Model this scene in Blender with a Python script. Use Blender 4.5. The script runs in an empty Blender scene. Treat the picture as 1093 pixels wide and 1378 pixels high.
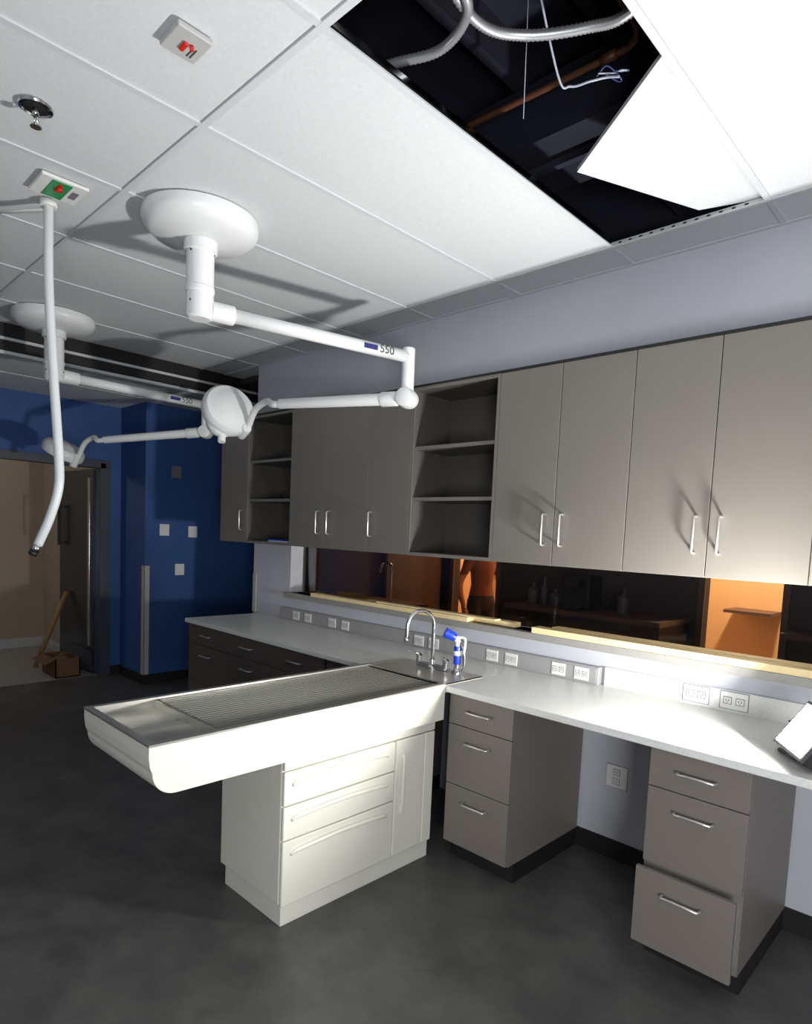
import bpy, math, random
from mathutils import Vector, Matrix
random.seed(3)
S=bpy.context.scene
COL=S.collection
try: S.view_settings.view_transform='Standard'
except Exception: pass

# ---------------------------------------------------------------- materials
def lin(c):
    c=c/255.0
    return c/12.92 if c<=0.04045 else ((c+0.055)/1.055)**2.4
def rgb(t): return (lin(t[0]),lin(t[1]),lin(t[2]),1)
def mat(name,col,rough=0.5,metal=0.0,var=0.0,scale=5.0,bump=0.0,bscale=80.0,emit=0.0,coat=0.0,col2=None,spec=0.5):
    m=bpy.data.materials.new(name); m.use_nodes=True
    nt=m.node_tree; b=nt.nodes['Principled BSDF']
    c=rgb(col); b.inputs['Base Color'].default_value=c
    b.inputs['Roughness'].default_value=rough; b.inputs['Metallic'].default_value=metal
    b.inputs['Specular IOR Level'].default_value=spec
    if coat: b.inputs['Coat Weight'].default_value=coat
    tc=nt.nodes.new('ShaderNodeTexCoord')
    if var or col2:
        n=nt.nodes.new('ShaderNodeTexNoise'); n.inputs['Scale'].default_value=scale; n.inputs['Detail'].default_value=6
        n.inputs['Roughness'].default_value=0.6
        r=nt.nodes.new('ShaderNodeValToRGB')
        if col2: a=rgb(col2)
        else: a=tuple(x*(1-var) for x in c[:3])+(1,)
        d=c if col2 else tuple(min(1,x*(1+var)) for x in c[:3])+(1,)
        r.color_ramp.elements[0].position=0.35; r.color_ramp.elements[1].position=0.65
        r.color_ramp.elements[0].color=a; r.color_ramp.elements[1].color=d
        nt.links.new(tc.outputs['Object'],n.inputs['Vector'])
        nt.links.new(n.outputs['Fac'],r.inputs['Fac']); nt.links.new(r.outputs['Color'],b.inputs['Base Color'])
    if bump:
        n2=nt.nodes.new('ShaderNodeTexNoise'); n2.inputs['Scale'].default_value=bscale; n2.inputs['Detail'].default_value=3
        bp=nt.nodes.new('ShaderNodeBump'); bp.inputs['Strength'].default_value=bump; bp.inputs['Distance'].default_value=0.004
        nt.links.new(tc.outputs['Object'],n2.inputs['Vector'])
        nt.links.new(n2.outputs['Fac'],bp.inputs['Height']); nt.links.new(bp.outputs['Normal'],b.inputs['Normal'])
    if emit:
        b.inputs['Emission Color'].default_value=c; b.inputs['Emission Strength'].default_value=emit
    return m
M={}
M['floor']=mat('floor_vinyl',(90,89,86),0.45,0,scale=4.5,bump=0.06,bscale=30,col2=(70,70,69))
M['ceil']=mat('ceiling_tile_white',(205,208,210),0.9,0,var=0.03,scale=60,bump=0.15,bscale=300)
M['tee']=mat('ceiling_tee',(200,203,206),0.5)
M['wall']=mat('wall_grey',(190,192,200),0.85,0,var=0.02,scale=3,bump=0.08,bscale=200)
M['blue']=mat('wall_blue',(44,80,138),0.6,0,var=0.05,scale=3,bump=0.08,bscale=200)
M['tan']=mat('wall_tan',(160,145,128),0.85,0,var=0.03,scale=3)
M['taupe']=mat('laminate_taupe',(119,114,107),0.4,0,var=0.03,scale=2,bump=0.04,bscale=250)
M['taupe_shaded']=mat('laminate_taupe_shaded',(80,76,71),0.5,0,var=0.03,scale=2)  # taupe laminate darkened: the shade inside the open shelves is in the colour
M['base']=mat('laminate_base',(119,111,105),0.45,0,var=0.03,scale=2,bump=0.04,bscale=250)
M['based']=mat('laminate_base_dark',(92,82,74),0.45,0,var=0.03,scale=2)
M['counter']=mat('quartz_counter',(222,223,219),0.3,0,var=0.05,scale=90)
M['white']=mat('enamel_white',(220,217,205),0.3,0,var=0.01,scale=2)
M['lampw']=mat('lamp_white',(226,228,228),0.35)
M['steel']=mat('stainless',(205,203,195),0.3,0.8,bump=0.05,bscale=60)
M['steeld']=mat('stainless_grate',(178,176,168),0.42,0.6)
M['chrome']=mat('chrome',(215,215,215),0.12,1.0)
M['nickel']=mat('satin_nickel',(215,213,208),0.3,0.8)
M['black']=mat('black_rubber',(22,22,24),0.6)
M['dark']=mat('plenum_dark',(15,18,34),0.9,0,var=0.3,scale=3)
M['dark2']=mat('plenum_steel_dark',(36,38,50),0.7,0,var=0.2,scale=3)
M['plate']=mat('plate_white',(226,226,222),0.4)
M['plateg']=mat('plate_grey',(120,122,128),0.4)
M['slot']=mat('outlet_slot',(70,70,72),0.5)
M['race']=mat('raceway_grey',(165,165,165),0.4,0.2)
M['guard']=mat('guard_grey',(178,178,176),0.5)
M['sill']=mat('sill_grey',(150,148,144),0.4,0,var=0.03,scale=20)
M['wood']=mat('pine_board',(240,218,168),0.6,0,var=0.06,scale=12)
M['doorm']=mat('door_dark',(78,82,90),0.25,0.8,var=0.05,scale=3)
M['frame']=mat('door_frame',(58,64,76),0.4)
M['card']=mat('cardboard',(110,78,52),0.8,0,var=0.1,scale=9)
M['stick']=mat('stick_wood',(150,115,70),0.6,0,var=0.1,scale=9)
M['carpet']=mat('far_floor',(150,145,138),0.8,0,var=0.08,scale=20)
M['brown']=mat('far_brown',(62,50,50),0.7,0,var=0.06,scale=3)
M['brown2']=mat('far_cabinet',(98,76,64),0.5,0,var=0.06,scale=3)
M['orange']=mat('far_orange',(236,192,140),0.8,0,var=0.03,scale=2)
M['bluep']=mat('plastic_blue',(30,60,190),0.3)
M['wireb']=mat('wire_blue',(60,66,120),0.4)
M['red']=mat('plastic_red',(200,30,24),0.4)
M['green']=mat('sign_green',(40,140,80),0.4)
M['hose']=mat('hose_white',(205,210,212),0.35,0,var=0.02,scale=6)
M['flex']=mat('flex_conduit',(190,192,196),0.35,0.7)
M['copper']=mat('copper_pipe',(96,60,42),0.5,0.4)
M['wire']=mat('wire_grey',(165,170,185),0.4)
M['paper']=mat('paper',(210,214,222),0.7)
M['skin']=mat('skin',(190,130,95),0.6)
M['shirt']=mat('shirt_brown',(120,74,48),0.8,0,var=0.1,scale=10)
M['jeans']=mat('jeans',(40,40,50),0.8,0,var=0.1,scale=10)
M['hair']=mat('hair',(30,22,18),0.7)
M['mark']=mat('mark_navy',(40,46,110),0.5)
M['led']=mat('led_panel',(255,252,245),0.3,emit=30)
g=bpy.data.materials.new('glass_pane'); g.use_nodes=True
nt=g.node_tree; nt.nodes.clear()
o=nt.nodes.new('ShaderNodeOutputMaterial'); mx=nt.nodes.new('ShaderNodeMixShader'); tr=nt.nodes.new('ShaderNodeBsdfTransparent'); gl=nt.nodes.new('ShaderNodeBsdfGlossy'); fr=nt.nodes.new('ShaderNodeFresnel')
gl.inputs['Roughness'].default_value=0.0; fr.inputs['IOR'].default_value=1.25; tr.inputs['Color'].default_value=(.92,.92,.92,1)
nt.links.new(fr.outputs[0],mx.inputs[0]);nt.links.new(tr.outputs[0],mx.inputs[1]);nt.links.new(gl.outputs[0],mx.inputs[2]);nt.links.new(mx.outputs[0],o.inputs[0])
M['glass']=g

# ---------------------------------------------------------------- helpers
def root(name,loc=(0,0,0)):
    e=bpy.data.objects.new(name,None); e.location=loc; e.empty_display_size=0.1; COL.objects.link(e); return e
def mesh(name,verts,faces,m,parent=None,smooth=False):
    me=bpy.data.meshes.new(name); me.from_pydata([tuple(v) for v in verts],[],faces); me.update()
    ob=bpy.data.objects.new(name,me); COL.objects.link(ob)
    if m: me.materials.append(m if not isinstance(m,str) else M[m])
    if smooth:
        for p in me.polygons: p.use_smooth=True
    if parent: ob.parent=parent
    return ob
def boxdata(x0,x1,y0,y1,z0,z1,off=0):
    v=[(x0,y0,z0),(x1,y0,z0),(x1,y1,z0),(x0,y1,z0),(x0,y0,z1),(x1,y0,z1),(x1,y1,z1),(x0,y1,z1)]
    f=[(0,3,2,1),(4,5,6,7),(0,1,5,4),(1,2,6,5),(2,3,7,6),(3,0,4,7)]
    return v,[tuple(i+off for i in q) for q in f]
def box(name,x0,x1,y0,y1,z0,z1,m,parent=None,bev=0.0):
    if x0>x1:x0,x1=x1,x0
    if y0>y1:y0,y1=y1,y0
    v,f=boxdata(x0,x1,y0,y1,z0,z1)
    ob=mesh(name,v,f,m,parent)
    if bev:
        b=ob.modifiers.new('bev','BEVEL'); b.width=bev; b.segments=3; b.limit_method='ANGLE'
    return ob
def boxes(name,lst,m,parent=None):
    V=[];F=[]
    for bx in lst:
        v,f=boxdata(*bx,off=len(V)); V+=v;F+=f
    return mesh(name,V,F,m,parent)
def cyl(name,p0,p1,r,m,parent=None,r2=None,seg=32,bev=0.0):
    p0=Vector(p0);p1=Vector(p1);r2=r if r2 is None else r2
    d=(p1-p0).normalized(); a=Vector((1,0,0)) if abs(d.x)<0.9 else Vector((0,1,0))
    e1=d.cross(a).normalized(); e2=d.cross(e1)
    V=[];F=[]
    for p,rr in((p0,r),(p1,r2)):
        for i in range(seg):
            t=2*math.pi*i/seg; V.append(p+e1*rr*math.cos(t)+e2*rr*math.sin(t))
    for i in range(seg):
        j=(i+1)%seg; F.append((i,j,seg+j,seg+i))
    F.append(tuple(range(seg))[::-1]);F.append(tuple(range(seg,2*seg)))
    ob=mesh(name,V,F,m,parent)
    for p in ob.data.polygons: p.use_smooth=len(p.vertices)==4
    if bev:
        b=ob.modifiers.new('bev','BEVEL'); b.width=bev; b.segments=3; b.limit_method='ANGLE'; b.angle_limit=math.radians(50)
    return ob
def lathe(name,prof,origin,axis,m,parent=None,seg=48):
    o_=Vector(origin); d=Vector(axis).normalized(); a=Vector((1,0,0)) if abs(d.x)<0.9 else Vector((0,1,0))
    e1=d.cross(a).normalized(); e2=d.cross(e1)
    V=[];F=[]
    for r,h in prof:
        for i in range(seg):
            t=2*math.pi*i/seg; V.append(o_+d*h+e1*r*math.cos(t)+e2*r*math.sin(t))
    for k in range(len(prof)-1):
        for i in range(seg):
            j=(i+1)%seg; F.append((k*seg+i,k*seg+j,(k+1)*seg+j,(k+1)*seg+i))
    F.append(tuple(range(seg))[::-1]); n=(len(prof)-1)*seg; F.append(tuple(range(n,n+seg)))
    ob=mesh(name,V,F,m,parent)
    for p in ob.data.polygons: p.use_smooth=len(p.vertices)==4
    ob.data.set_sharp_from_angle(angle=math.radians(35))
    return ob
def catmull(P,n=10):
    P=[Vector(p) for p in P]; Q=[P[0]*2-P[1]]+P+[P[-1]*2-P[-2]]; out=[]
    for i in range(1,len(Q)-2):
        for k in range(n):
            t=k/n;a,b,c,d=Q[i-1],Q[i],Q[i+1],Q[i+2]
            out.append(0.5*((2*b)+(-a+c)*t+(2*a-5*b+4*c-d)*t*t+(-a+3*b-3*c+d)*t**3))
    out.append(P[-1]); return out
def tubedata(P,rf,seg=16,off=0):
    V=[];F=[]
    t0=(P[1]-P[0]).normalized(); a=Vector((0,0,1)) if abs(t0.z)<0.9 else Vector((1,0,0))
    e1=t0.cross(a).normalized()
    for i,p in enumerate(P):
        t=(P[min(i+1,len(P)-1)]-P[max(i-1,0)]).normalized()
        e1=(e1-t*e1.dot(t)).normalized(); e2=t.cross(e1)
        rr=rf(i/(len(P)-1),i)
        for k in range(seg):
            th=2*math.pi*k/seg; V.append(p+e1*rr*math.cos(th)+e2*rr*math.sin(th))
    for i in range(len(P)-1):
        for k in range(seg):
            j=(k+1)%seg; F.append((off+i*seg+k,off+i*seg+j,off+(i+1)*seg+j,off+(i+1)*seg+k))
    F.append(tuple(range(off,off+seg))[::-1]); b=off+(len(P)-1)*seg; F.append(tuple(range(b,b+seg)))
    return V,F
def tube(name,pts,r,m,parent=None,smooth=True,seg=16,rfun=None,n=10):
    P=catmull(pts,n) if smooth else [Vector(p) for p in pts]
    V,F=tubedata(P,rfun or (lambda t,i:r),seg)
    ob=mesh(name,V,F,m,parent)
    for p in ob.data.polygons: p.use_smooth=len(p.vertices)==4
    return ob
def extr(name,prof,x0,x1,m,parent=None,bev=0.0):
    n=len(prof); V=[(x0,y,z) for y,z in prof]+[(x1,y,z) for y,z in prof]
    F=[(i,(i+1)%n,n+(i+1)%n,n+i) for i in range(n)]+[tuple(range(n))[::-1],tuple(range(n,2*n))]
    ob=mesh(name,V,F,m,parent)
    if bev:
        b=ob.modifiers.new('bev','BEVEL'); b.width=bev; b.segments=3; b.limit_method='ANGLE'; b.angle_limit=math.radians(50)
    return ob
def pull(name,c,horizontal,L,parent,nrm=(0,-1,0),m='nickel',so=0.032,r=0.0055):
    c=Vector(c); nrm=Vector(nrm); a=Vector((1,0,0)) if horizontal else Vector((0,0,1))
    h=a*L/2
    pts=[c-h,c-h+nrm*so*0.75,c-h*0.93+nrm*so,c+h*0.93+nrm*so,c+h+nrm*so*0.75,c+h]
    return tube(name,pts,r,m,parent,smooth=False,seg=12)

# ---------------------------------------------------------------- constants
ZC=3.059; ZL=2.85; XS=-5.5
ZB,ZT=1.532,2.53; YU=-0.34
HC=0.91; YC=-0.717; YF=-0.688
# ---------------------------------------------------------------- room shell
box('floor',-7.05,1.7,-5.3,2.5,-0.1,0,'floor')
box('floor_hall',-9.3,-7.05,-5.3,2.5,-0.1,0.0,'carpet')
box('floor_far',-5.4,1.7,2.5,4.4,-0.1,0.0,'carpet')
WX0,WX1,WZ0,WZ1=-4.39,0.5,1.13,1.70
boxes('wall_back',[(-4.95,1.7,0,0.15,0,WZ0),(-4.95,1.7,0,0.15,WZ1,3.9),(-4.95,WX0,0,0.15,WZ0,WZ1),(WX1,1.7,0,0.15,WZ0,WZ1)],'wall')
box('wall_right',1.7,1.82,-5.3,4.4,0,3.9,'wall')
box('wall_front',-7.05,1.7,-5.42,-5.3,0,3.9,'wall')
box('wall_blue_side',-6.51,-6.39,-0.36,2.5,0,3.2,'blue')
box('wall_blue_return',-7.12,-6.51,-0.36,-0.24,0,3.2,'blue')
DY0,DY1,DZ=-2.1,-0.52,2.25
boxes('wall_left',[(-7.12,-7.0,-5.3,DY0,0,3.2),(-7.12,-7.0,DY1,-0.36,0,3.2),(-7.12,-7.0,DY0,DY1,DZ,3.2)],'blue')
box('wall_hall_end',-6.39,-4.78,2.4,2.5,0,3.2,'blue')
box('wall_partition',-4.9,-4.78,0.15,2.4,0,3.9,'brown')
box('wall_hall_far',-9.25,-9.1,-5.3,-0.38,0,2.9,'tan')
box('wall_hall_side',-9.1,-7.12,-0.5,-0.38,0,2.9,'tan')
box('ceiling_hall',-9.25,-7.12,-5.3,-0.38,2.9,2.95,'ceil')
boxes('baseboard_hall',[(-9.1,-9.085,-5.3,-0.5,0,0.12),(-9.085,-7.12,-0.515,-0.5,0,0.12)],'guard')
# far room behind the pass-through
O1=(-4.62,-4.02);O2=(-1.88,-1.30)
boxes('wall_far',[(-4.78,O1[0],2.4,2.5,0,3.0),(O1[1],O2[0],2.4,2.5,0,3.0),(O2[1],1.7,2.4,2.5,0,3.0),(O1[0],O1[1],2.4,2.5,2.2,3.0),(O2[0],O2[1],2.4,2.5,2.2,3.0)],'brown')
box('wall_far_orange',-5.8,1.7,4.3,4.4,0,3.0,'orange')
box('wall_far_divider',-3.2,-3.1,2.5,4.3,0,3.0,'orange')
box('wall_far_end',-5.9,-5.8,2.4,4.4,0,3.0,'orange')
box('ceiling_far',-5.8,1.7,0.15,4.4,3.0,3.05,'brown')
boxes('trim_7',[(O1[0]-0.05,O1[0],2.38,2.4,0,2.25),(O1[1],O1[1]+0.05,2.38,2.4,0,2.25),(O2[0]-0.05,O2[0],2.38,2.4,0,2.25),(O2[1],O2[1]+0.05,2.38,2.4,0,2.25)],'brown2')
boxes('baseboard_back',[(-2.0,1.7,-0.012,0,0,0.1)],'black')
boxes('baseboard_blue',[(-6.39,-6.378,-0.36,2.4,0,0.1),(-7.0,-6.378,-0.372,-0.36,0,0.1),(-7.0,-6.988,DY1+0.06,-0.372,0,0.1)],'black')
boxes('trim_1',[(-6.39,-6.384,-0.365,-0.31,0.1,1.22),(-6.44,-6.384,-0.368,-0.36,0.1,1.22)],'guard')
boxes('trim_2',[(-4.958,-4.90,-0.006,0,0.91,1.25),(-4.958,-4.95,-0.006,0.06,0.91,1.25)],'guard')
w=root('window_1')
box('pane',WX0,WX1,0.125,0.131,WZ0,WZ1,'glass',w)
sill=root('trim_3')
box('sill_board',WX0-0.02,WX1,-0.05,0.125,WZ0-0.04,WZ0,'sill',sill,0.003)
def board(x0,x1,y0,y1,z0,t,ang=0):
    b=box('wood_board',x0,x1,y0,y1,z0,z0+t,'wood',None,0.002); return b
board(-4.05,-2.45,-0.045,0.025,WZ0,0.03)
board(-3.5,-2.15,0.03,0.10,WZ0,0.03)
board(-3.3,-2.25,-0.03,0.03,WZ0+0.03,0.012)
board(-1.98,-0.2,-0.045,0.035,WZ0,0.034)
board(-1.90,-0.3,0.04,0.115,WZ0,0.038)

# ceiling tiles
gx,G=-2.221,0.6804; rows=[0.0,-0.2459,-1.972,-3.698,-5.3]
xs=[gx+G*k for k in range(-5,6)]
xs=[XS]+[x for x in xs if x>XS+0.05 and x<1.65]+[1.7]
holex=(gx+G,gx+2*G)
lst=[]
for i in range(len(xs)-1):
    for j in range(len(rows)-1):
        a,b=xs[i],xs[i+1]; y1,y0=rows[j],rows[j+1]
        if j==1 and abs(a-holex[0])<0.01: continue
        lst.append((a+0.002,b-0.002,y0+0.002,y1-0.002,ZC+0.004,ZC+0.02))
lst.append((XS,-4.95,0.0,2.4,ZC,ZC+0.02))
boxes('ceiling',lst,'ceil')
box('ceiling_low',-7.0,XS,-5.3,2.4,ZL,ZL+0.02,'ceil')
tl=[]
for x in xs[1:-1]: tl.append((x-0.012,x+0.012,-5.3,0,ZC-0.002,ZC+0.004))
for y in rows[1:-1]: tl.append((XS,1.7,y-0.012,y+0.012,ZC-0.0028,ZC+0.0032))
tl.append((XS,1.7,-0.02,0,ZC-0.003,ZC+0.003))
hx0,hx1=holex;hy0,hy1=rows[2],rows[1]
tl.append((hx1-0.0015,hx1+0.0015,hy0,hy1,ZC,ZC+0.021))
for y in(hy0,hy1): tl.append((hx0,hx1,y-0.0015,y+0.0015,ZC,ZC+0.021))
boxes('ceiling_grid',tl,'tee')
boxes('grid_web',[(hx0-0.0015,hx0+0.0015,hy0,hy1-0.002,ZC+0.022,ZC+0.042)],'chrome')
boxes('grid_web_reveal',[(hx0-0.0015,hx0+0.0015,hy0,hy1-0.002,ZC+0.0045,ZC+0.0215)],'black')
boxes('grid_slots',[(hx0+0.04+k*0.05,hx0+0.055+k*0.05,hy1-0.0028,hy1-0.0015,ZC+0.008,ZC+0.015) for k in range(12)],'black')
boxes('trim_4',[(XS-0.01,XS,-5.3,2.4,ZL,ZC+0.02)],'black')
boxes('trim_5',[(XS-0.02,XS+0.012,-5.3,2.4,ZL-0.012,ZL+0.012),(XS,XS+0.012,-5.3,2.4,ZL+0.09,ZL+0.11)],'tee')
tl=[]
for k in range(1,9): tl.append((-7.0,XS,-5.3+k*0.68,-5.276+k*0.68,ZL-0.004,ZL))
tl.append((-6.25,-6.226,-5.3,-0.36,ZL-0.005,ZL))
boxes('ceiling_grid_low',tl,'tee')
# plenum
pl=root('ceiling_plenum')
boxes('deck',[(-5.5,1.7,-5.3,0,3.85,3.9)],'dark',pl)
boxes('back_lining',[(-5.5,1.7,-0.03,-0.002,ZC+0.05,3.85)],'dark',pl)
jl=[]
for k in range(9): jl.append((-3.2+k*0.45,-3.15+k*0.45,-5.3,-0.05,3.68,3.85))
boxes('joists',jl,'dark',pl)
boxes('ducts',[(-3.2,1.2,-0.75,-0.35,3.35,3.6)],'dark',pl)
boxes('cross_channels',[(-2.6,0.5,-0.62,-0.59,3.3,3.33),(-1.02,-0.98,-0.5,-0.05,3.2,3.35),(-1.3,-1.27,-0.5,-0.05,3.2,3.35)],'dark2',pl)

# displaced ceiling tile
zt=ZC+0.023
poly=[(-1.372,-0.865),(-0.50,-1.533),(-0.30,-0.9),(-0.62,-0.20),(-0.80,-0.205),(-1.118,-0.295)]
vv=[(x,y,zt) for x,y in poly]+[(x,y,zt+0.016) for x,y in poly]; n_=len(poly)
mesh('loose_ceiling_tile',vv,[tuple(range(n_))[::-1],tuple(range(n_,2*n_))]+[(i,(i+1)%n_,n_+(i+1)%n_,n_+i) for i in range(n_)],'ceil')
# conduits
def ribs(r): return lambda t,i: r*(1.0 if i%2 else 0.84)
tube('flexible_conduit',[(-1.80,-1.62,3.22),(-1.646,-1.61,3.2),(-1.49,-1.553,3.2),(-1.353,-1.588,3.2),(-1.282,-1.68,3.2),(-1.27,-1.9,3.25),(-1.30,-2.2,3.4)],0.015,'flex',rfun=ribs(0.016),n=22)
tube('flexible_conduit',[(-1.36,-2.0,3.36),(-1.336,-1.70,3.24),(-1.318,-1.541,3.2),(-1.237,-1.423,3.2),(-1.084,-1.332,3.2),(-0.958,-1.304,3.2),(-0.75,-1.32,3.28)],0.015,'flex',rfun=ribs(0.016),n=26)
cp=root('copper_pipe')
tube('run_a',[(-2.0,-0.957,3.4),(-1.25,-0.93,3.4),(-1.14,-0.94,3.4),(-1.10,-0.99,3.4),(-1.086,-1.134,3.4),(-1.05,-1.8,3.4)],0.012,'copper',cp)
cyl('coupling',(-1.20,-0.931,3.4),(-1.26,-0.931,3.4),0.017,'copper',cp)
tube('cable',[(-1.17,-1.6,3.6),(-1.19,-1.5,3.4),(-1.22,-1.27,3.16),(-1.20,-1.22,3.14),(-1.14,-1.2,3.14),(-1.10,-1.17,3.15),(-1.06,-1.16,3.14)],0.0035,'wire')
tube('cable',[(-1.13,-1.18,3.16),(-1.09,-1.19,3.17),(-1.06,-1.15,3.14),(-1.08,-1.13,3.15),(-1.11,-1.16,3.17)],0.0022,'wireb')
tube('cable',[(-1.12,-1.19,3.16),(-1.08,-1.16,3.16),(-1.05,-1.17,3.15),(-1.04,-1.14,3.16),(-1.08,-1.15,3.17)],0.0025,'wire')
cyl('hanger_wire',(-1.36,-1.25,ZC+0.03),(-1.34,-1.3,3.85),0.0012,'wire')

# ---------------------------------------------------------------- upper cabinets
def carcass(p,x0,x1):
    t=0.018
    boxes('carcass',[(x0,x0+t,YU+0.02,0,ZB,ZT),(x1-t,x1,YU+0.02,0,ZB,ZT),(x0+t,x1-t,YU+0.02,0,ZB,ZB+t),(x0+t,x1-t,YU+0.02,0,ZT-t,ZT),(x0+t,x1-t,-0.012,0,ZB+t,ZT-t)],'taupe_shaded',p)
def uppers(doors,handles):
    p=root('wall_cabinet'); x0,x1=doors[0][0],doors[-1][1]; carcass(p,x0,x1)
    for i,(a,b) in enumerate(doors): box('door_%d'%(i+1),a+0.002,b-0.002,YU,YU+0.019,ZB+0.001,ZT-0.001,'taupe',p,0.0015)
    for i,h in enumerate(handles): pull('handle_%d'%(i+1),(h,YU,1.712),False,0.155,p)
    return p
def openshelf(x0,x1):
    p=root('open_shelf_cabinet'); t=0.019
    boxes('carcass',[(x0,x0+t,YU+0.003,0,ZB,ZT),(x1-t,x1,YU+0.003,0,ZB,ZT),(x0+t,x1-t,YU+0.003,0,ZB,ZB+t),(x0+t,x1-t,YU+0.003,0,ZT-t,ZT),(x0+t,x1-t,-0.012,0,ZB+t,ZT-t)],'taupe_shaded',p)
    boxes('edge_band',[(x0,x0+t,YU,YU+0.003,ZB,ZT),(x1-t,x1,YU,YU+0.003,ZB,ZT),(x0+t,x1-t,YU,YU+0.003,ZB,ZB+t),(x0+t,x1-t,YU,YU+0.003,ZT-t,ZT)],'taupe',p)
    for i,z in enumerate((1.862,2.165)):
        box('shelf_%d'%(i+1),x0+t,x1-t,YU+0.018,-0.012,z,z+0.02,'taupe_shaded',p); box('shelf_edge_%d'%(i+1),x0+t,x1-t,YU+0.015,YU+0.018,z,z+0.02,'taupe',p)
    return p
X=[-4.946,-4.545,-3.925,-3.088,-2.715,-2.072,-1.699,-1.324,-0.9577,-0.5773,-0.19,0.19]
uppers([(X[0],X[1])],[X[1]-0.05])
openshelf(X[1],X[2])
uppers([(X[2],-3.53),(-3.53,X[3])],[-3.59,-3.47])
uppers([(X[3],X[4])],[X[3]+0.045])
openshelf(X[4],X[5])
uppers([(X[5],X[6]),(X[6],X[7])],[X[6]-0.05,X[6]+0.05])
uppers([(X[7],X[8]),(X[8],X[9])],[X[8]-0.05,X[8]+0.05])
uppers([(X[9],X[10]),(X[10],X[11])],[X[10]-0.05,X[10]+0.05])
box('trim_6',X[0],X[11],YU-0.004,0,ZT,ZT+0.012,'black')
pp=root('paper_stack'); box('sheet_1',-4.28,-4.02,-0.30,-0.1,ZB+0.019,ZB+0.03,'paper',pp); box('sheet_2',-4.33,-4.12,-0.28,-0.08,ZB+0.03,ZB+0.04,'bluep',pp)
box('folder',-4.25,-3.97,-0.12,-0.10,ZB+0.03,ZB+0.12,'paper',pp)

# ---------------------------------------------------------------- countertop
ct=root('countertop')
TX0,TX1,TY0,TY1=-2.62,-2.03,-2.22,-0.42
box('top_left',-4.80,TX0-0.002,YC,-0.001,HC-0.032,HC,'counter',ct,0.003)
box('top_right',TX1+0.002,1.2,YC,-0.001,HC-0.032,HC,'counter',ct,0.003)
box('top_back',TX0-0.002,TX1+0.002,TY1+0.002,-0.001,HC-0.032,HC,'counter',ct)
box('backsplash',-1.53,1.2,-0.02,-0.001,HC,HC+0.10,'counter',None,0.002)
def outlet(x,y,z,nrm,w=0.078,h=0.118,kind='outlet',name='wall_outlet',horizontal=False,m='plate'):
    p=root(name)
    if horizontal: w,h=h,w
    if nrm=='y':
        box('plate_edge',x-w/2-0.003,x+w/2+0.003,y-0.002,y,z-h/2-0.003,z+h/2+0.003,'plateg',p)
        box('plate',x-w/2,x+w/2,y-0.006,y,z-h/2,z+h/2,'plate',p,0.002)
        for s in(-1,1):
            cx,cz=(x+s*0.027,z) if horizontal else (x,z+s*0.024)
            box('socket_rim',cx-0.019,cx+0.019,y-0.0075,y-0.006,cz-0.017,cz+0.017,'plateg',p,0.001)
            box('socket',cx-0.016,cx+0.016,y-0.009,y-0.006,cz-0.014,cz+0.014,'plate',p,0.002)
            for q in(-0.006,0.006): box('slot',cx+q-0.0015,cx+q+0.0015,y-0.0095,y-0.009,cz-0.003,cz+0.007,'slot',p)
            box('ground',cx-0.002,cx+0.002,y-0.0095,y-0.009,cz-0.010,cz-0.006,'slot',p)
    else:
        box('plate',x,x+0.006,y-w/2,y+w/2,z-h/2,z+h/2,m,p,0.002)
        box('rocker',x+0.006,x+0.010,y-0.016,y+0.016,z-0.03,z+0.03,m,p,0.002)
    return p
outlet(-1.06,-0.02,0.965,'y',horizontal=True); outlet(-0.89,-0.02,0.965,'y',horizontal=True)
outlet(-1.43,0,0.44,'y',w=0.115)
for y,z,h in[(-0.16,1.59,.118),(0.15,1.58,.118),(0.01,1.18,.118)]: outlet(-6.39,y,z,'x',w=0.1,h=h,name='light_switch')
outlet(-6.39,-0.04,2.19,'x',w=0.1,name='light_switch',m='plateg')
rw=root('power_raceway')
box('channel',-4.45,-1.55,-0.05,-0.001,HC+0.0005,HC+0.095,'race',rw,0.003)
box('cover',-4.44,-1.56,-0.053,-0.05,HC+0.012,HC+0.083,'race',rw,0.001)
for i,x in enumerate([-4.22,-4.06,-3.755,-3.60,-2.843,-2.71,-2.238,-2.10,-1.785,-1.645]):
    box('plate_%d'%i,x-0.042,x+0.042,-0.057,-0.053,HC+0.014,HC+0.082,'plate',rw,0.001)
    for s in(-0.02,0.02):
        box('socket_%d'%i,x+s-0.014,x+s+0.014,-0.0585,-0.057,HC+0.034,HC+0.062,'slot',rw)
        box('face_%d'%i,x+s-0.012,x+s+0.012,-0.0595,-0.0585,HC+0.036,HC+0.060,'plate',rw)
        for q in(-0.005,0.005): box('slit',x+s+q-0.0013,x+s+q+0.0013,-0.060,-0.0595,HC+0.043,HC+0.055,'slot',rw)

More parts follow.
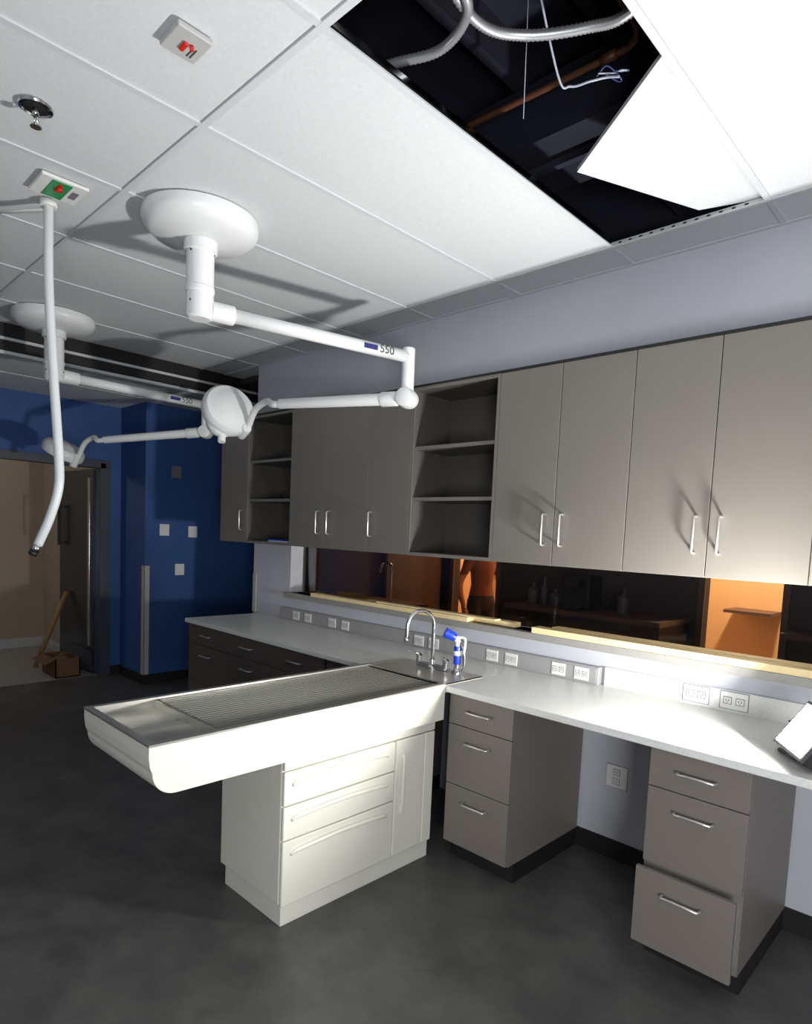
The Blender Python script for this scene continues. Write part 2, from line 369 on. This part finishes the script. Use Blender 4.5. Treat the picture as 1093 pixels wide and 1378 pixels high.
# ---------------------------------------------------------------- base drawer cabinets
def drawers(x0,x1,cols,zs,m='base',out=None,side=None):
    p=root('drawer_cabinet')
    box('carcass',x0,x1,YF+0.02,-0.014,0.10,HC-0.033,side or m,p)
    box('toe_kick',x0+0.005,x1-0.003,YF+0.075,-0.014,0,0.10,'black',p)
    for ci,(a,b) in enumerate(cols):
        for i in range(len(zs)-1):
            z1,z0=zs[i],zs[i+1]; dy=0
            if out and i==out[0]:
                dy=out[1]; box('drawer_box',a+0.02,b-0.02,YF-dy+0.015,YF+0.03,z0+0.03,z1-0.04,'plate',p)
            box('drawer_front_%d_%d'%(ci,i),a+0.002,b-0.002,YF-dy,YF-dy+0.019,z0+0.002,z1-0.002,m,p,0.0015)
            hz=z1-0.075 if z1-z0>0.2 else (z0+z1)/2+0.005
            pull('handle_%d_%d'%(ci,i),((a+b)/2,YF-dy,hz),True,0.14,p)
    return p
Z=[HC-0.036,0.718,0.411,0.104]
drawers(-2.022,-1.632,[(-2.022,-1.632)],Z)
drawers(-0.985,-0.615,[(-0.985,-0.615)],Z,out=(2,0.06))
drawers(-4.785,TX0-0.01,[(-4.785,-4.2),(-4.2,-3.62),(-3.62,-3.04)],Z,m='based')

# ---------------------------------------------------------------- wet exam table
t=root('wet_exam_table')
TZ=0.92; ZBK=0.735
R=0.085
prof=[(YC,0.8725),(TY0,0.8725),(TY0+0.004,0.84)]
for k in range(9):
    a=math.pi/2*k/8; prof.append((TY0+0.012+R-R*math.cos(a),ZBK+R-R*math.sin(a)))
prof+=[(YC-0.002,ZBK),(YC-0.002,0.87)]
extr('tray_body',prof,TX0,TX1,'white',t,0.004)
wt=0.012
boxes('tray_walls',[(TX0,TX0+wt,TY0,TY1,0.8725,0.912),(TX1-wt,TX1,TY0,TY1,0.8725,0.912),(TX0+wt,TX1-wt,TY0,TY0+wt,0.8725,0.912)],'white',t)
rim=0.026
boxes('steel_rim',[(TX0-0.002,TX0+rim,TY0-0.002,TY1,0.912,TZ),(TX1-rim,TX1+0.002,TY0-0.002,TY1,0.912,TZ),(TX0+rim,TX1-rim,TY0-0.002,TY0+rim,0.912,TZ)],'steel',t)
boxes('basin_lining',[(TX0+wt,TX1-wt,TY0+wt,-0.70,0.8725,0.876),(TX0+wt,TX0+wt+0.003,TY0+wt,-0.70,0.876,0.912),(TX1-wt-0.003,TX1-wt,TY0+wt,-0.70,0.876,0.912),(TX0+wt,TX1-wt,TY0+wt,TY0+wt+0.003,0.876,0.912)],'steel',t)
GY=-1.93
boxes('basin_divider',[(TX0+wt+0.003,TX1-wt-0.003,GY-0.012,GY-0.004,0.876,0.905),(TX0+0.30,TX0+0.306,TY0+0.02,GY-0.012,0.876,0.893)],'steel',t)
sl=[];x=TX0+0.032
while x<TX1-0.04:
    sl.append((x,x+0.0155,GY,-0.735,0.898,0.910)); x+=0.0262
for y in(GY,-1.53,-1.13,-0.745): sl.append((TX0+0.03,TX1-0.03,y,y+0.012,0.890,0.899))
boxes('grate',sl,'steeld',t)
boxes('sink_deck',[(TX0,TX1+0.002,-0.72,TY1,0.9125,TZ-0.0005)],'steel',t)
BX0,BX1,BY0=-2.56,-2.075,-1.645
box('pedestal',BX0,BX1-0.018,BY0,YC-0.004,0.10,ZBK,'white',t,0.006)
box('plinth',-2.539,-2.095,-1.63,YC-0.01,0,0.10,'white',t,0.003)
DX=BX1
def front(n,y0,y1,z0,z1):
    return box(n,DX-0.020,DX,y0+0.0025,y1-0.0025,z0+0.0025,z1-0.0025,'white',t,0.006)
zz=[0.728,0.672,0.523,0.376,0.092]
front('top_rail',BY0,-0.725,zz[1]+0.0,ZBK-0.002)
for i in range(1,4):
    front('drawer_%d'%i,BY0,-1.005,zz[i+1],zz[i])
    yc=(BY0-1.005)/2; z=zz[i]-0.045
    tube('finger_pull_%d'%i,[(DX-0.004,BY0+0.045,z-0.016),(DX+0.004,BY0+0.09,z-0.004),(DX+0.007,yc,z+0.006),(DX+0.004,-1.10,z-0.004),(DX-0.004,-1.055,z-0.016)],0.010,'white',t)
front('door',-1.005,-0.80,0.092,0.672)
front('filler',-0.80,-0.725,0.092,0.672)
tube('door_pull',[(DX-0.002,-0.955,0.30),(DX+0.006,-0.955,0.34),(DX+0.008,-0.955,0.45),(DX+0.006,-0.955,0.56),(DX-0.002,-0.955,0.60)],0.009,'white',t)

# ---------------------------------------------------------------- faucet
f=root('faucet'); fx,fy=-2.32,-0.50
lathe('base',[(0.028,0),(0.028,0.01),(0.018,0.02),(0.016,0.05)],(fx,fy,TZ),(0,0,1),'chrome',f)
pts=[(fx,fy,TZ+0.03),(fx,fy,TZ+0.2)]
for k in range(0,11):
    a=math.pi*k/10; pts.append((fx-0.02*(1-math.cos(a)),fy-0.085*(1-math.cos(a)),TZ+0.24+0.085*math.sin(a)))
pts.append((fx-0.042,fy-0.172,TZ+0.17))
tube('gooseneck',pts,0.0105,'chrome',f,n=4)
cyl('aerator',(fx-0.042,fy-0.172,TZ+0.185),(fx-0.042,fy-0.172,TZ+0.155),0.014,'chrome',f)
box('bridge',fx-0.11,fx+0.11,fy-0.016,fy+0.016,TZ,TZ+0.028,'chrome',f,0.008)
for s in(-1,1):
    lathe('valve_%d'%s,[(0.018,0),(0.017,0.03),(0.02,0.045),(0.008,0.055)],(fx+s*0.10,fy,TZ+0.015),(0,0,1),'chrome',f)
    tube('lever_%d'%s,[(fx+s*0.10,fy,TZ+0.065),(fx+s*0.115,fy-0.03,TZ+0.075),(fx+s*0.135,fy-0.06,TZ+0.085)],0.006,'chrome',f)
sp=root('spray_hose_nozzle'); sx,sy=-2.15,-0.49
lathe('holder',[(0.026,0),(0.024,0.02),(0.016,0.03),(0.016,0.06)],(sx,sy,TZ),(0,0,1),'chrome',sp)
cyl('grip',(sx,sy,TZ+0.05),(sx,sy,TZ+0.15),0.02,'bluep',sp,bev=0.004)
cyl('collar',(sx,sy,TZ+0.10),(sx,sy,TZ+0.125),0.023,'plate',sp)
tube('neck',[(sx,sy,TZ+0.14),(sx,sy-0.005,TZ+0.18),(sx-0.02,sy-0.03,TZ+0.21)],0.016,'plate',sp)
cyl('head',(sx-0.005,sy-0.015,TZ+0.195),(sx-0.045,sy-0.06,TZ+0.225),0.022,'bluep',sp,r2=0.027,bev=0.004)
tube('trigger',[(sx+0.005,sy,TZ+0.2),(sx+0.04,sy+0.01,TZ+0.19),(sx+0.045,sy,TZ+0.12)],0.007,'plate',sp)
tube('hose',[(sx+0.03,sy,TZ+0.005),(sx+0.045,sy+0.005,TZ+0.05),(sx+0.04,sy,TZ+0.13),(sx+0.01,sy,TZ+0.17)],0.008,'chrome',sp)

# ---------------------------------------------------------------- surgical lights
def lamp(mx,my,elb,z1,z2,j2,head,hn,hr,hub=True):
    p=root('surgical_light')
    lathe('canopy',[(0.255,0),(0.258,-0.03),(0.25,-0.055),(0.215,-0.085),(0.10,-0.10)],(mx,my,ZC-0.003),(0,0,1),'lampw',p,64)
    lathe('drop_tube',[(0.075,0),(0.075,-0.045),(0.062,-0.05),(0.062,-0.20),(0.066,-0.205),(0.066,-0.225),(0.062,-0.23),(0.062,-0.335),(0.05,-0.345)],(mx,my,2.955),(0,0,1),'lampw',p)
    for k in range(3):
        for zq in(2.92,2.70):
            a=k*2.1-1.2; cyl('screw_%d'%k,(mx+.060*math.cos(a),my+.060*math.sin(a),zq-0.02),(mx+.0645*math.cos(a),my+.0645*math.sin(a),zq-0.02),0.005,'slot',p)
    S0=Vector((mx,my,z1)); E=Vector((elb[0],elb[1],z1)); d=(E-S0).normalized()
    cyl('arm_collar',S0+d*0.05,S0+d*0.16,0.045,'lampw',p,bev=0.004)
    cyl('main_arm',S0+d*0.1,E,0.033,'lampw',p)
    cyl('elbow_drop',E+Vector((0,0,0.05)),(elb[0],elb[1],z2-0.02),0.036,'lampw',p,bev=0.008)
    lathe('elbow_hub',[(0.03,0.062),(0.05,0.055),(0.056,0.02),(0.056,-0.02),(0.05,-0.055),(0.03,-0.062)],(elb[0],elb[1],z2),Vector((j2[0]-elb[0],j2[1]-elb[1],0)).cross(Vector((0,0,1))),'lampw',p)
    E2=Vector((elb[0],elb[1],z2)); J=Vector(j2); d2=(J-E2).normalized()
    cyl('spring_arm',E2,J,0.036,'lampw',p,r2=0.030,bev=0.004)
    cyl('spring_collar',E2+d2*0.06,E2+d2*0.16,0.042,'lampw',p,bev=0.004)
    H=Vector(head); n=Vector(hn).normalized()
    side=Vector((0,0,1))
    toJ=(J-H); toJ=(toJ-n*toJ.dot(n)).normalized(); rimp=H+toJ*hr*0.95
    uu_=rimp-J
    tube('yoke',[J-d2*0.02,J+d2*0.05,J+uu_*0.35+side*0.08,J+uu_*0.68+side*0.085,rimp+toJ*0.03+side*0.03,rimp,rimp-toJ*0.04],0.021,'lampw',p)
    r=hr
    lathe('head_housing',[(0.02,-0.075),(r*0.55,-0.070),(r*0.60,-0.064),(r*0.88,-0.050),(r*0.97,-0.03),(r,0.0),(r*0.98,0.03),(r*0.9,0.036),(r*0.88,0.030),(0.02,0.026)],H,n,'lampw',p,64)
    cyl('side_joint',rimp-n*0.06,rimp+n*0.06,0.032,'lampw',p,bev=0.006)
    lathe('sterile_handle',[(0.035,0.02),(0.032,0.05),(0.022,0.06),(0.026,0.14),(0.016,0.16)],H,n,'lampw',p)
    dn=(Vector((0,0,-1))-n*Vector((0,0,-1)).dot(n)).normalized()
    C2=H+dn*hr*0.80-toJ*hr*0.45+n*0.04
    if hub:
        lathe('control_hub',[(0.03,-0.07),(0.075,-0.06),(0.10,-0.03),(0.105,0.0),(0.095,0.03),(0.03,0.035)],C2,n,'lampw',p)
        cyl('control_knob',C2+dn*0.08,C2+dn*0.16-toJ*0.02,0.026,'lampw',p,bev=0.006)
    return p,S0,E
CAM=Vector((0,-3.118,1.657))
def armtext(p,S0,E,t0,size,z1):
    d=(E-S0).normalized()
    nrm=d.cross(Vector((0,0,1))).normalized()
    pos=S0.lerp(E,t0)
    if (CAM-pos).dot(nrm)<0: nrm=-nrm
    up=Vector((0,0,1)); rd=up.cross(nrm).normalized()
    cu=bpy.data.curves.new('arm_number','FONT'); cu.body='550'; cu.size=size; cu.extrude=0.0008; cu.align_x='LEFT'; cu.align_y='CENTER'
    ob=bpy.data.objects.new('arm_number',cu); COL.objects.link(ob); ob.parent=p; cu.materials.append(M['slot'])
    R3=Matrix((rd,up,nrm)).transposed()
    ob.matrix_world=Matrix.Translation(pos+nrm*0.0332)@R3.to_4x4()
    q=pos-rd*0.055+nrm*0.0325
    v=[];h=0.013;w=0.042
    for dz in(0,0.0012):
        for (a,b) in((-w,-h),(w,-h),(w,h),(-w,h)): v.append(q+rd*a+up*b+nrm*dz)
    mesh('arm_mark',v,[(0,3,2,1),(4,5,6,7),(0,1,5,4),(1,2,6,5),(2,3,7,6),(3,0,4,7)],'mark',p)
p,S0,E=lamp(-2.86,-1.64,(-2.61,-0.50),2.66,2.43,(-3.42,-0.81,2.43),(-3.98,-0.84,2.44),(-0.80,0.15,-0.30),0.18)
armtext(p,S0,E,0.82,0.062,2.66)
p,S0,E=lamp(-5.0,-1.61,(-5.06,-0.43),2.66,2.44,(-5.64,-1.04,2.33),(-6.05,-1.22,2.24),(-0.4,-0.2,-0.8),0.17,False)
armtext(p,S0,E,0.80,0.062,2.66)

# ---------------------------------------------------------------- ceiling items
hz=root('hanging_hose'); hx,hy=-3.25,-2.16
tube('hose_body',[(hx,hy,ZC-0.01),(hx,hy,2.7),(hx+.015,hy+.015,2.3),(hx+0.035,hy+.03,1.95),(hx+0.035,hy+.03,1.80),(hx+.005,hy+.003,1.66),(hx-0.04,hy-0.035,1.53)],0.020,'hose',hz)
cyl('tip',(hx-0.04,hy-0.035,1.53),(hx-0.052,hy-0.047,1.50),0.018,'chrome',hz); cyl('tip_end',(hx-0.051,hy-0.046,1.502),(hx-0.058,hy-0.053,1.485),0.019,'black',hz)
cyl('ceiling_socket',(hx,hy,ZC-0.03),(hx,hy,ZC-0.003),0.035,'plate',hz)
cyl('side_rod',(hx-0.22,hy-0.16,ZC-0.045),(hx,hy,ZC-0.04),0.007,'plate',hz)
sg=root('ceiling_sign')
box('plate',-3.18,-2.99,-2.26,-2.08,ZC-0.016,ZC-0.002,'plate',sg,0.003)
box('green_label',-3.165,-3.005,-2.215,-2.14,ZC-0.019,ZC-0.016,'green',sg); cyl('red_knob',(-3.06,-2.175,ZC-0.030),(-3.06,-2.175,ZC-0.018),0.013,'red',sg)
box('red_strip',-3.10,-3.02,-2.185,-2.172,ZC-0.021,ZC-0.019,'red',sg)
box('white_label',-3.12,-3.05,-2.125,-2.10,ZC-0.018,ZC-0.016,'plateg',sg)
ad=root('ceiling_alarm_plate')
box('plate',-1.94,-1.82,-2.255,-2.15,ZC-0.018,ZC-0.002,'guard',ad,0.004)
boxes('printed_lines',[(-1.92,-1.88,-2.185,-2.180,ZC-0.0188,ZC-0.018),(-1.92,-1.875,-2.175,-2.170,ZC-0.0188,ZC-0.018)],'slot',ad)
box('button',-1.905,-1.865,-2.215,-2.20,ZC-0.025,ZC-0.018,'red',ad,0.003)
cyl('pin',(-1.87,-2.19,ZC-0.03),(-1.87,-2.19,ZC-0.018),0.006,'red',ad)
spk=root('fire_sprinkler'); px,py=-2.57,-2.40
lathe('escutcheon',[(0.055,-0.003),(0.052,-0.010),(0.044,-0.013),(0.040,-0.006),(0.012,-0.006)],(px,py,ZC),(0,0,1),'chrome',spk)
lathe('dark_cup',[(0.040,-0.006),(0.039,-0.0085)],(px,py,ZC),(0,0,1),'black',spk)
cyl('body',(px,py,ZC-0.004),(px,py,ZC-0.035),0.010,'chrome',spk)
for s in(-1,1): tube('frame_%d'%s,[(px+s*0.010,py,ZC-0.03),(px+s*0.018,py,ZC-0.045),(px+s*0.012,py,ZC-0.06),(px,py,ZC-0.066)],0.003,'chrome',spk)
cyl('deflector',(px,py,ZC-0.066),(px,py,ZC-0.069),0.018,'chrome',spk)

# ---------------------------------------------------------------- door at left
d=root('door_1')
boxes('frame',[(-7.14,-6.98,DY1-0.05,DY1,0,DZ),(-7.14,-6.98,DY0,DY0+0.05,0,DZ),(-7.14,-6.98,DY0,DY1,DZ-0.05,DZ+0.03),(-6.998,-6.98,DY1,DY1+0.05,0,DZ+0.03)],'frame',d)
h=Vector((-7.12,DY1-0.06,0)); e=Vector((-7.98,-0.63,0)); dd=(e-h).normalized(); nn=Vector((dd.y,-dd.x,0))
if nn.y>0: nn=-nn
def leafbox(name,s0,s1,o0,o1,z0,z1,m):
    v=[]
    for z in(z0,z1):
        for s,o in((s0,o0),(s1,o0),(s1,o1),(s0,o1)): v.append(h+dd*s+nn*o+Vector((0,0,z)))
    return mesh(name,v,[(0,3,2,1),(4,5,6,7),(0,1,5,4),(1,2,6,5),(2,3,7,6),(3,0,4,7)],m,d)
leafbox('leaf',0,0.87,-0.02,0.02,0.01,DZ-0.06,'doorm')
leafbox('kick_plate',0.02,0.85,0.02,0.022,0.03,0.25,'frame')
for z in(1.38,1.78): leafbox('pull_post',0.74,0.76,0.02,0.07,z,z+0.02,'black')
leafbox('pull_bar',0.735,0.765,0.06,0.085,1.36,1.82,'black')
leafbox('reflection_strip',0.08,0.12,0.02,0.024,0.3,2.1,'chrome')  # chrome strip added as the bright vertical reflection on the leaf
bx=root('cardboard_box')
q=(-7.55,-7.12,-0.96,-0.72)
boxes('sides',[(q[0],q[1],q[2],q[2]+0.01,0,0.2),(q[0],q[1],q[3]-0.01,q[3],0,0.2),(q[0],q[0]+0.01,q[2],q[3],0,0.2),(q[1]-0.01,q[1],q[2],q[3],0,0.2),(q[0],q[1],q[2],q[3],0,0.01)],'card',bx)
mesh('flap',[(q[0],q[2],0.2),(q[1],q[2],0.2),(q[1],q[2]-0.1,0.15),(q[0],q[2]-0.1,0.15)],[(0,1,2,3)],'card',bx)
tube('contents',[(q[0]+.05,-.85,.1),(-7.38,-.8,.17),(-7.28,-.88,.14),(q[1]-.06,-.82,.17)],0.05,'card',bx)
sk=root('wooden_stick')
tube('shaft',[(-7.80,-0.96,0.0),(-7.72,-0.665,0.84)],0.024,'stick',sk,smooth=False)

# ---------------------------------------------------------------- far room contents
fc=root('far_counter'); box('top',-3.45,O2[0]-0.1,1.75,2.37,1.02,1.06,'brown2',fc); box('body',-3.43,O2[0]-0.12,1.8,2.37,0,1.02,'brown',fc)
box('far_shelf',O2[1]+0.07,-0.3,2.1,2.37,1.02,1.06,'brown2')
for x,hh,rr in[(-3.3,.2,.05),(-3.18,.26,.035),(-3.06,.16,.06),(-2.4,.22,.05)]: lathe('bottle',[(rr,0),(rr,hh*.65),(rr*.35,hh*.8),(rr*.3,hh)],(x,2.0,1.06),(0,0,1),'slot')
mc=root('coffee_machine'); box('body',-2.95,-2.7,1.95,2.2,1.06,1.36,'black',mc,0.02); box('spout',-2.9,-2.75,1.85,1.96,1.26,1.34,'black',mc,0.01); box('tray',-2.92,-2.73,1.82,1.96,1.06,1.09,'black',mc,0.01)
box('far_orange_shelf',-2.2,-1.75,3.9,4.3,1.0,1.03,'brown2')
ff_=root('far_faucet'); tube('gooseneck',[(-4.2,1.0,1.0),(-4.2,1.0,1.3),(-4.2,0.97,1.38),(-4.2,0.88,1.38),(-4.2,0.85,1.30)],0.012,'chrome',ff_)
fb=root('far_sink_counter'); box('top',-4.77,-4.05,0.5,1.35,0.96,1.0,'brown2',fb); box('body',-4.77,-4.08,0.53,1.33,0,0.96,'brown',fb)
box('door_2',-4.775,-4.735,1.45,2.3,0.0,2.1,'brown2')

# person: one continuous remeshed body
def person(px,py,rot):
    P=root('standing_person',(px,py,0)); P.rotation_euler=(0,0,rot)
    V=[];F=[]
    def limb(pts,rad,seg=20):
        pp_=[Vector(q) for q in pts]; Rr=[]
        n=8
        cr=catmull(pp_,n)
        for i,c_ in enumerate(cr):
            k=min(i//n,len(rad)-2); t_=i/n-k; Rr.append(rad[k]*(1-t_)+rad[k+1]*t_)
        v,f_=tubedata(cr,lambda t,i:Rr[i],seg,len(V)); V.extend(v);F.extend(f_)
    prof_=[(0.80,.10,.085),(0.86,.165,.105),(0.95,.170,.112),(1.02,.155,.105),(1.10,.140,.098),(1.20,.150,.105),(1.30,.168,.112),(1.38,.175,.108),(1.44,.150,.09),(1.48,.095,.07),(1.51,.056,.056),(1.58,.052,.055),(1.60,.04,.045)]
    seg=28;off=len(V)
    for z_,a_,b_ in prof_:
        for k in range(seg):
            th=2*math.pi*k/seg; V.append(Vector((a_*math.cos(th),b_*math.sin(th),z_)))
    for i in range(len(prof_)-1):
        for k in range(seg):
            j=(k+1)%seg; F.append((off+i*seg+k,off+i*seg+j,off+(i+1)*seg+j,off+(i+1)*seg+k))
    F.append(tuple(range(off,off+seg))[::-1]); b_=off+(len(prof_)-1)*seg; F.append(tuple(range(b_,b_+seg)))
    for s in(-1,1):
        limb([(s*.13,0,1.42),(s*.19,.005,1.39),(s*.235,.02,1.26),(s*.285,.04,1.13),(s*.30,0,1.00),(s*.285,-.05,.88),(s*.28,-.065,.80)],[.06,.062,.050,.043,.040,.028,.030])
        limb([(s*.085,0,.92),(s*.095,0,.80),(s*.10,-.01,.62),(s*.105,-.01,.48),(s*.11,.01,.32),(s*.115,.02,.10),(s*.117,.0,.06)],[.095,.092,.072,.058,.058,.042,.045])
        limb([(s*.115,.05,.045),(s*.12,-.05,.045),(s*.13,-.17,.035)],[.042,.044,.032])
    me=bpy.data.meshes.new('body'); me.from_pydata([tuple(v) for v in V],[],F); me.update()
    ob=bpy.data.objects.new('body_tmp',me); COL.objects.link(ob)
    m=ob.modifiers.new('r','REMESH'); m.mode='VOXEL'; m.voxel_size=0.012; m.use_smooth_shade=True
    sm=ob.modifiers.new('s','SMOOTH'); sm.iterations=4; sm.factor=0.5
    bpy.context.view_layer.update()
    dg=bpy.context.evaluated_depsgraph_get(); nm=bpy.data.meshes.new_from_object(ob.evaluated_get(dg)); bpy.data.objects.remove(ob)
    nm.materials.clear()
    for k in('skin','shirt','jeans','black'): nm.materials.append(M[k])
    for pl_ in nm.polygons:
        c=pl_.center; ax=abs(c.x); pl_.use_smooth=True
        if c.z<0.08: pl_.material_index=3
        elif c.z<0.98 and ax<0.225: pl_.material_index=2
        elif c.z>1.48 or (ax>0.2 and c.z<1.22): pl_.material_index=0
        else: pl_.material_index=1
    b=bpy.data.objects.new('body',nm); COL.objects.link(b); b.parent=P
    lathe('head',[(0.01,-.115),(0.045,-.105),(0.062,-.075),(0.074,-.03),(0.080,.02),(0.078,.06),(0.06,.095),(0.03,.112),(0.005,.116)],(0,-.012,1.655),(0,0,1),'skin',P,32)
    lathe('hair',[(0.082,.0),(0.086,.04),(0.080,.075),(0.06,.108),(0.03,.124),(0.005,.128)],(0,.004,1.655),(0,0,1),'hair',P,32)
    tube('nose',[(0,-.088,1.68),(0,-.104,1.645),(0,-.092,1.635)],0.010,'skin',P)
    tube('mouth',[(-.022,-.083,1.605),(0,-.088,1.603),(.022,-.083,1.605)],0.005,'shirt',P)
    for s in(-1,1):
        lathe('eye_%d'%s,[(0.010,-.006),(0.012,0),(0.004,.006)],(s*.03,-.084,1.672),(0,-1,0),'plate',P,16); lathe('pupil_%d'%s,[(0.005,.004),(0.003,.008)],(s*.03,-.085,1.672),(0,-1,0),'hair',P,12)
        tube('ear_%d'%s,[(s*.078,-.01,1.69),(s*.09,0,1.67),(s*.08,-.005,1.64)],0.009,'skin',P)
        for k in range(4):
            yy=-.10+.02*k; L=(.07,.08,.085,.065)[k]
            tube('finger_%d_%d'%(s,k),[(s*.282,yy,.80),(s*.278,yy-.002,.76),(s*.268,yy-.004,.79-L)],0.0085,'skin',P,rfun=lambda t,i:0.0095-0.003*t,seg=10)
        tube('thumb_%d'%s,[(s*.28,-.085,.83),(s*.267,-.115,.80),(s*.262,-.125,.765)],0.01,'skin',P,rfun=lambda t,i:0.0105-0.003*t,seg=10)
    return P
person(-4.62,2.92,math.radians(72))

# ---------------------------------------------------------------- work light on the counter
wl=root('work_light'); wc=Vector((-0.50,-0.55,1.03)); nd=Vector((-0.68,-0.45,0.55)).normalized()
sd=nd.cross(Vector((0,0,1))).normalized(); up=sd.cross(nd).normalized()
def obox(name,cen,hs,hu,n0,n1,m,parent):
    v=[]
    for n_ in(n0,n1):
        for a,b in((-1,-1),(1,-1),(1,1),(-1,1)): v.append(cen+sd*hs*a+up*hu*b+nd*n_)
    return mesh(name,v,[(0,1,2,3)[::-1],(4,5,6,7),(0,1,5,4),(1,2,6,5),(2,3,7,6),(3,0,4,7)],m,parent)
obox('housing',wc,0.115,0.095,-0.045,0.0,'black',wl)
obox('bezel',wc,0.118,0.098,-0.01,0.002,'slot',wl)
obox('panel',wc,0.106,0.086,0.002,0.004,'led',wl)
cyl('foot_a',(-0.59,-0.47,HC+0.009),(-0.44,-0.62,HC+0.009),0.008,'black',wl)
cyl('foot_b',(-0.50,-0.40,HC+0.009),(-0.36,-0.54,HC+0.009),0.008,'black',wl)
for s in(-1,1):
    b_=wc+sd*0.124*s; cyl('bracket_%d'%s,b_,(b_.x+0.02,b_.y+0.02,HC+0.009),0.007,'black',wl)
def area(name,loc,dirv,size,energy,col=(1,1,1),sizey=None):
    l=bpy.data.lights.new(name,'AREA'); l.energy=energy; l.color=col; l.size=size
    if sizey: l.shape='RECTANGLE'; l.size_y=sizey
    ob=bpy.data.objects.new(name,l); COL.objects.link(ob); ob.location=loc
    ob.rotation_euler=Vector(dirv).to_track_quat('-Z','Y').to_euler(); return ob
area('work_light_beam',wc+nd*0.02,nd,0.19,76,(1.0,0.985,0.96),0.15)
area('room_light_fill',(1.1,-3.7,1.1),(-0.55,0.8,0.34),0.9,88,(0.96,0.98,1.0))
def point(name,loc,e,col,r=0.1):
    l=bpy.data.lights.new(name,'POINT'); l.energy=e; l.color=col; l.shadow_soft_size=r
    ob=bpy.data.objects.new(name,l); COL.objects.link(ob); ob.location=loc
point('orange_lamp',(-1.6,3.4,2.6),230,(1.0,0.76,0.50)); point('orange_lamp',(-4.2,3.9,2.5),120,(1.0,0.70,0.40))
point('hall_lamp',(-8.2,-2.6,2.5),20,(1.0,0.93,0.85))
point('far_room_added_fill',(-3.2,0.9,2.5),6,(1.0,0.75,0.6),0.2)  # dim warm light added to brighten the room behind the glass

# ---------------------------------------------------------------- world + camera
W=bpy.data.worlds.new('World'); S.world=W; W.use_nodes=True
W.node_tree.nodes['Background'].inputs[0].default_value=(0.03,0.032,0.04,1)
yaw,pit,rol=0.7614,-0.08107,0.04567
cy,sy=math.cos(yaw),math.sin(yaw);cp_,sp_=math.cos(pit),math.sin(pit)
ff=Vector((-sy*cp_,cy*cp_,sp_));rr=Vector((cy,sy,0));uu=rr.cross(ff)
c,s=math.cos(rol),math.sin(rol)
r2=c*rr+s*uu;u2=c*uu-s*rr
cam=bpy.data.cameras.new('camera');co=bpy.data.objects.new('camera',cam);COL.objects.link(co)
mw=Matrix((r2,u2,-ff)).transposed().to_4x4(); mw.translation=CAM; co.matrix_world=mw
cam.sensor_fit='AUTO'; cam.sensor_width=36; cam.lens=853.8/1378*36
cam.shift_x=-9.308/1378; cam.shift_y=99.95/1378; cam.clip_start=0.02
S.camera=co
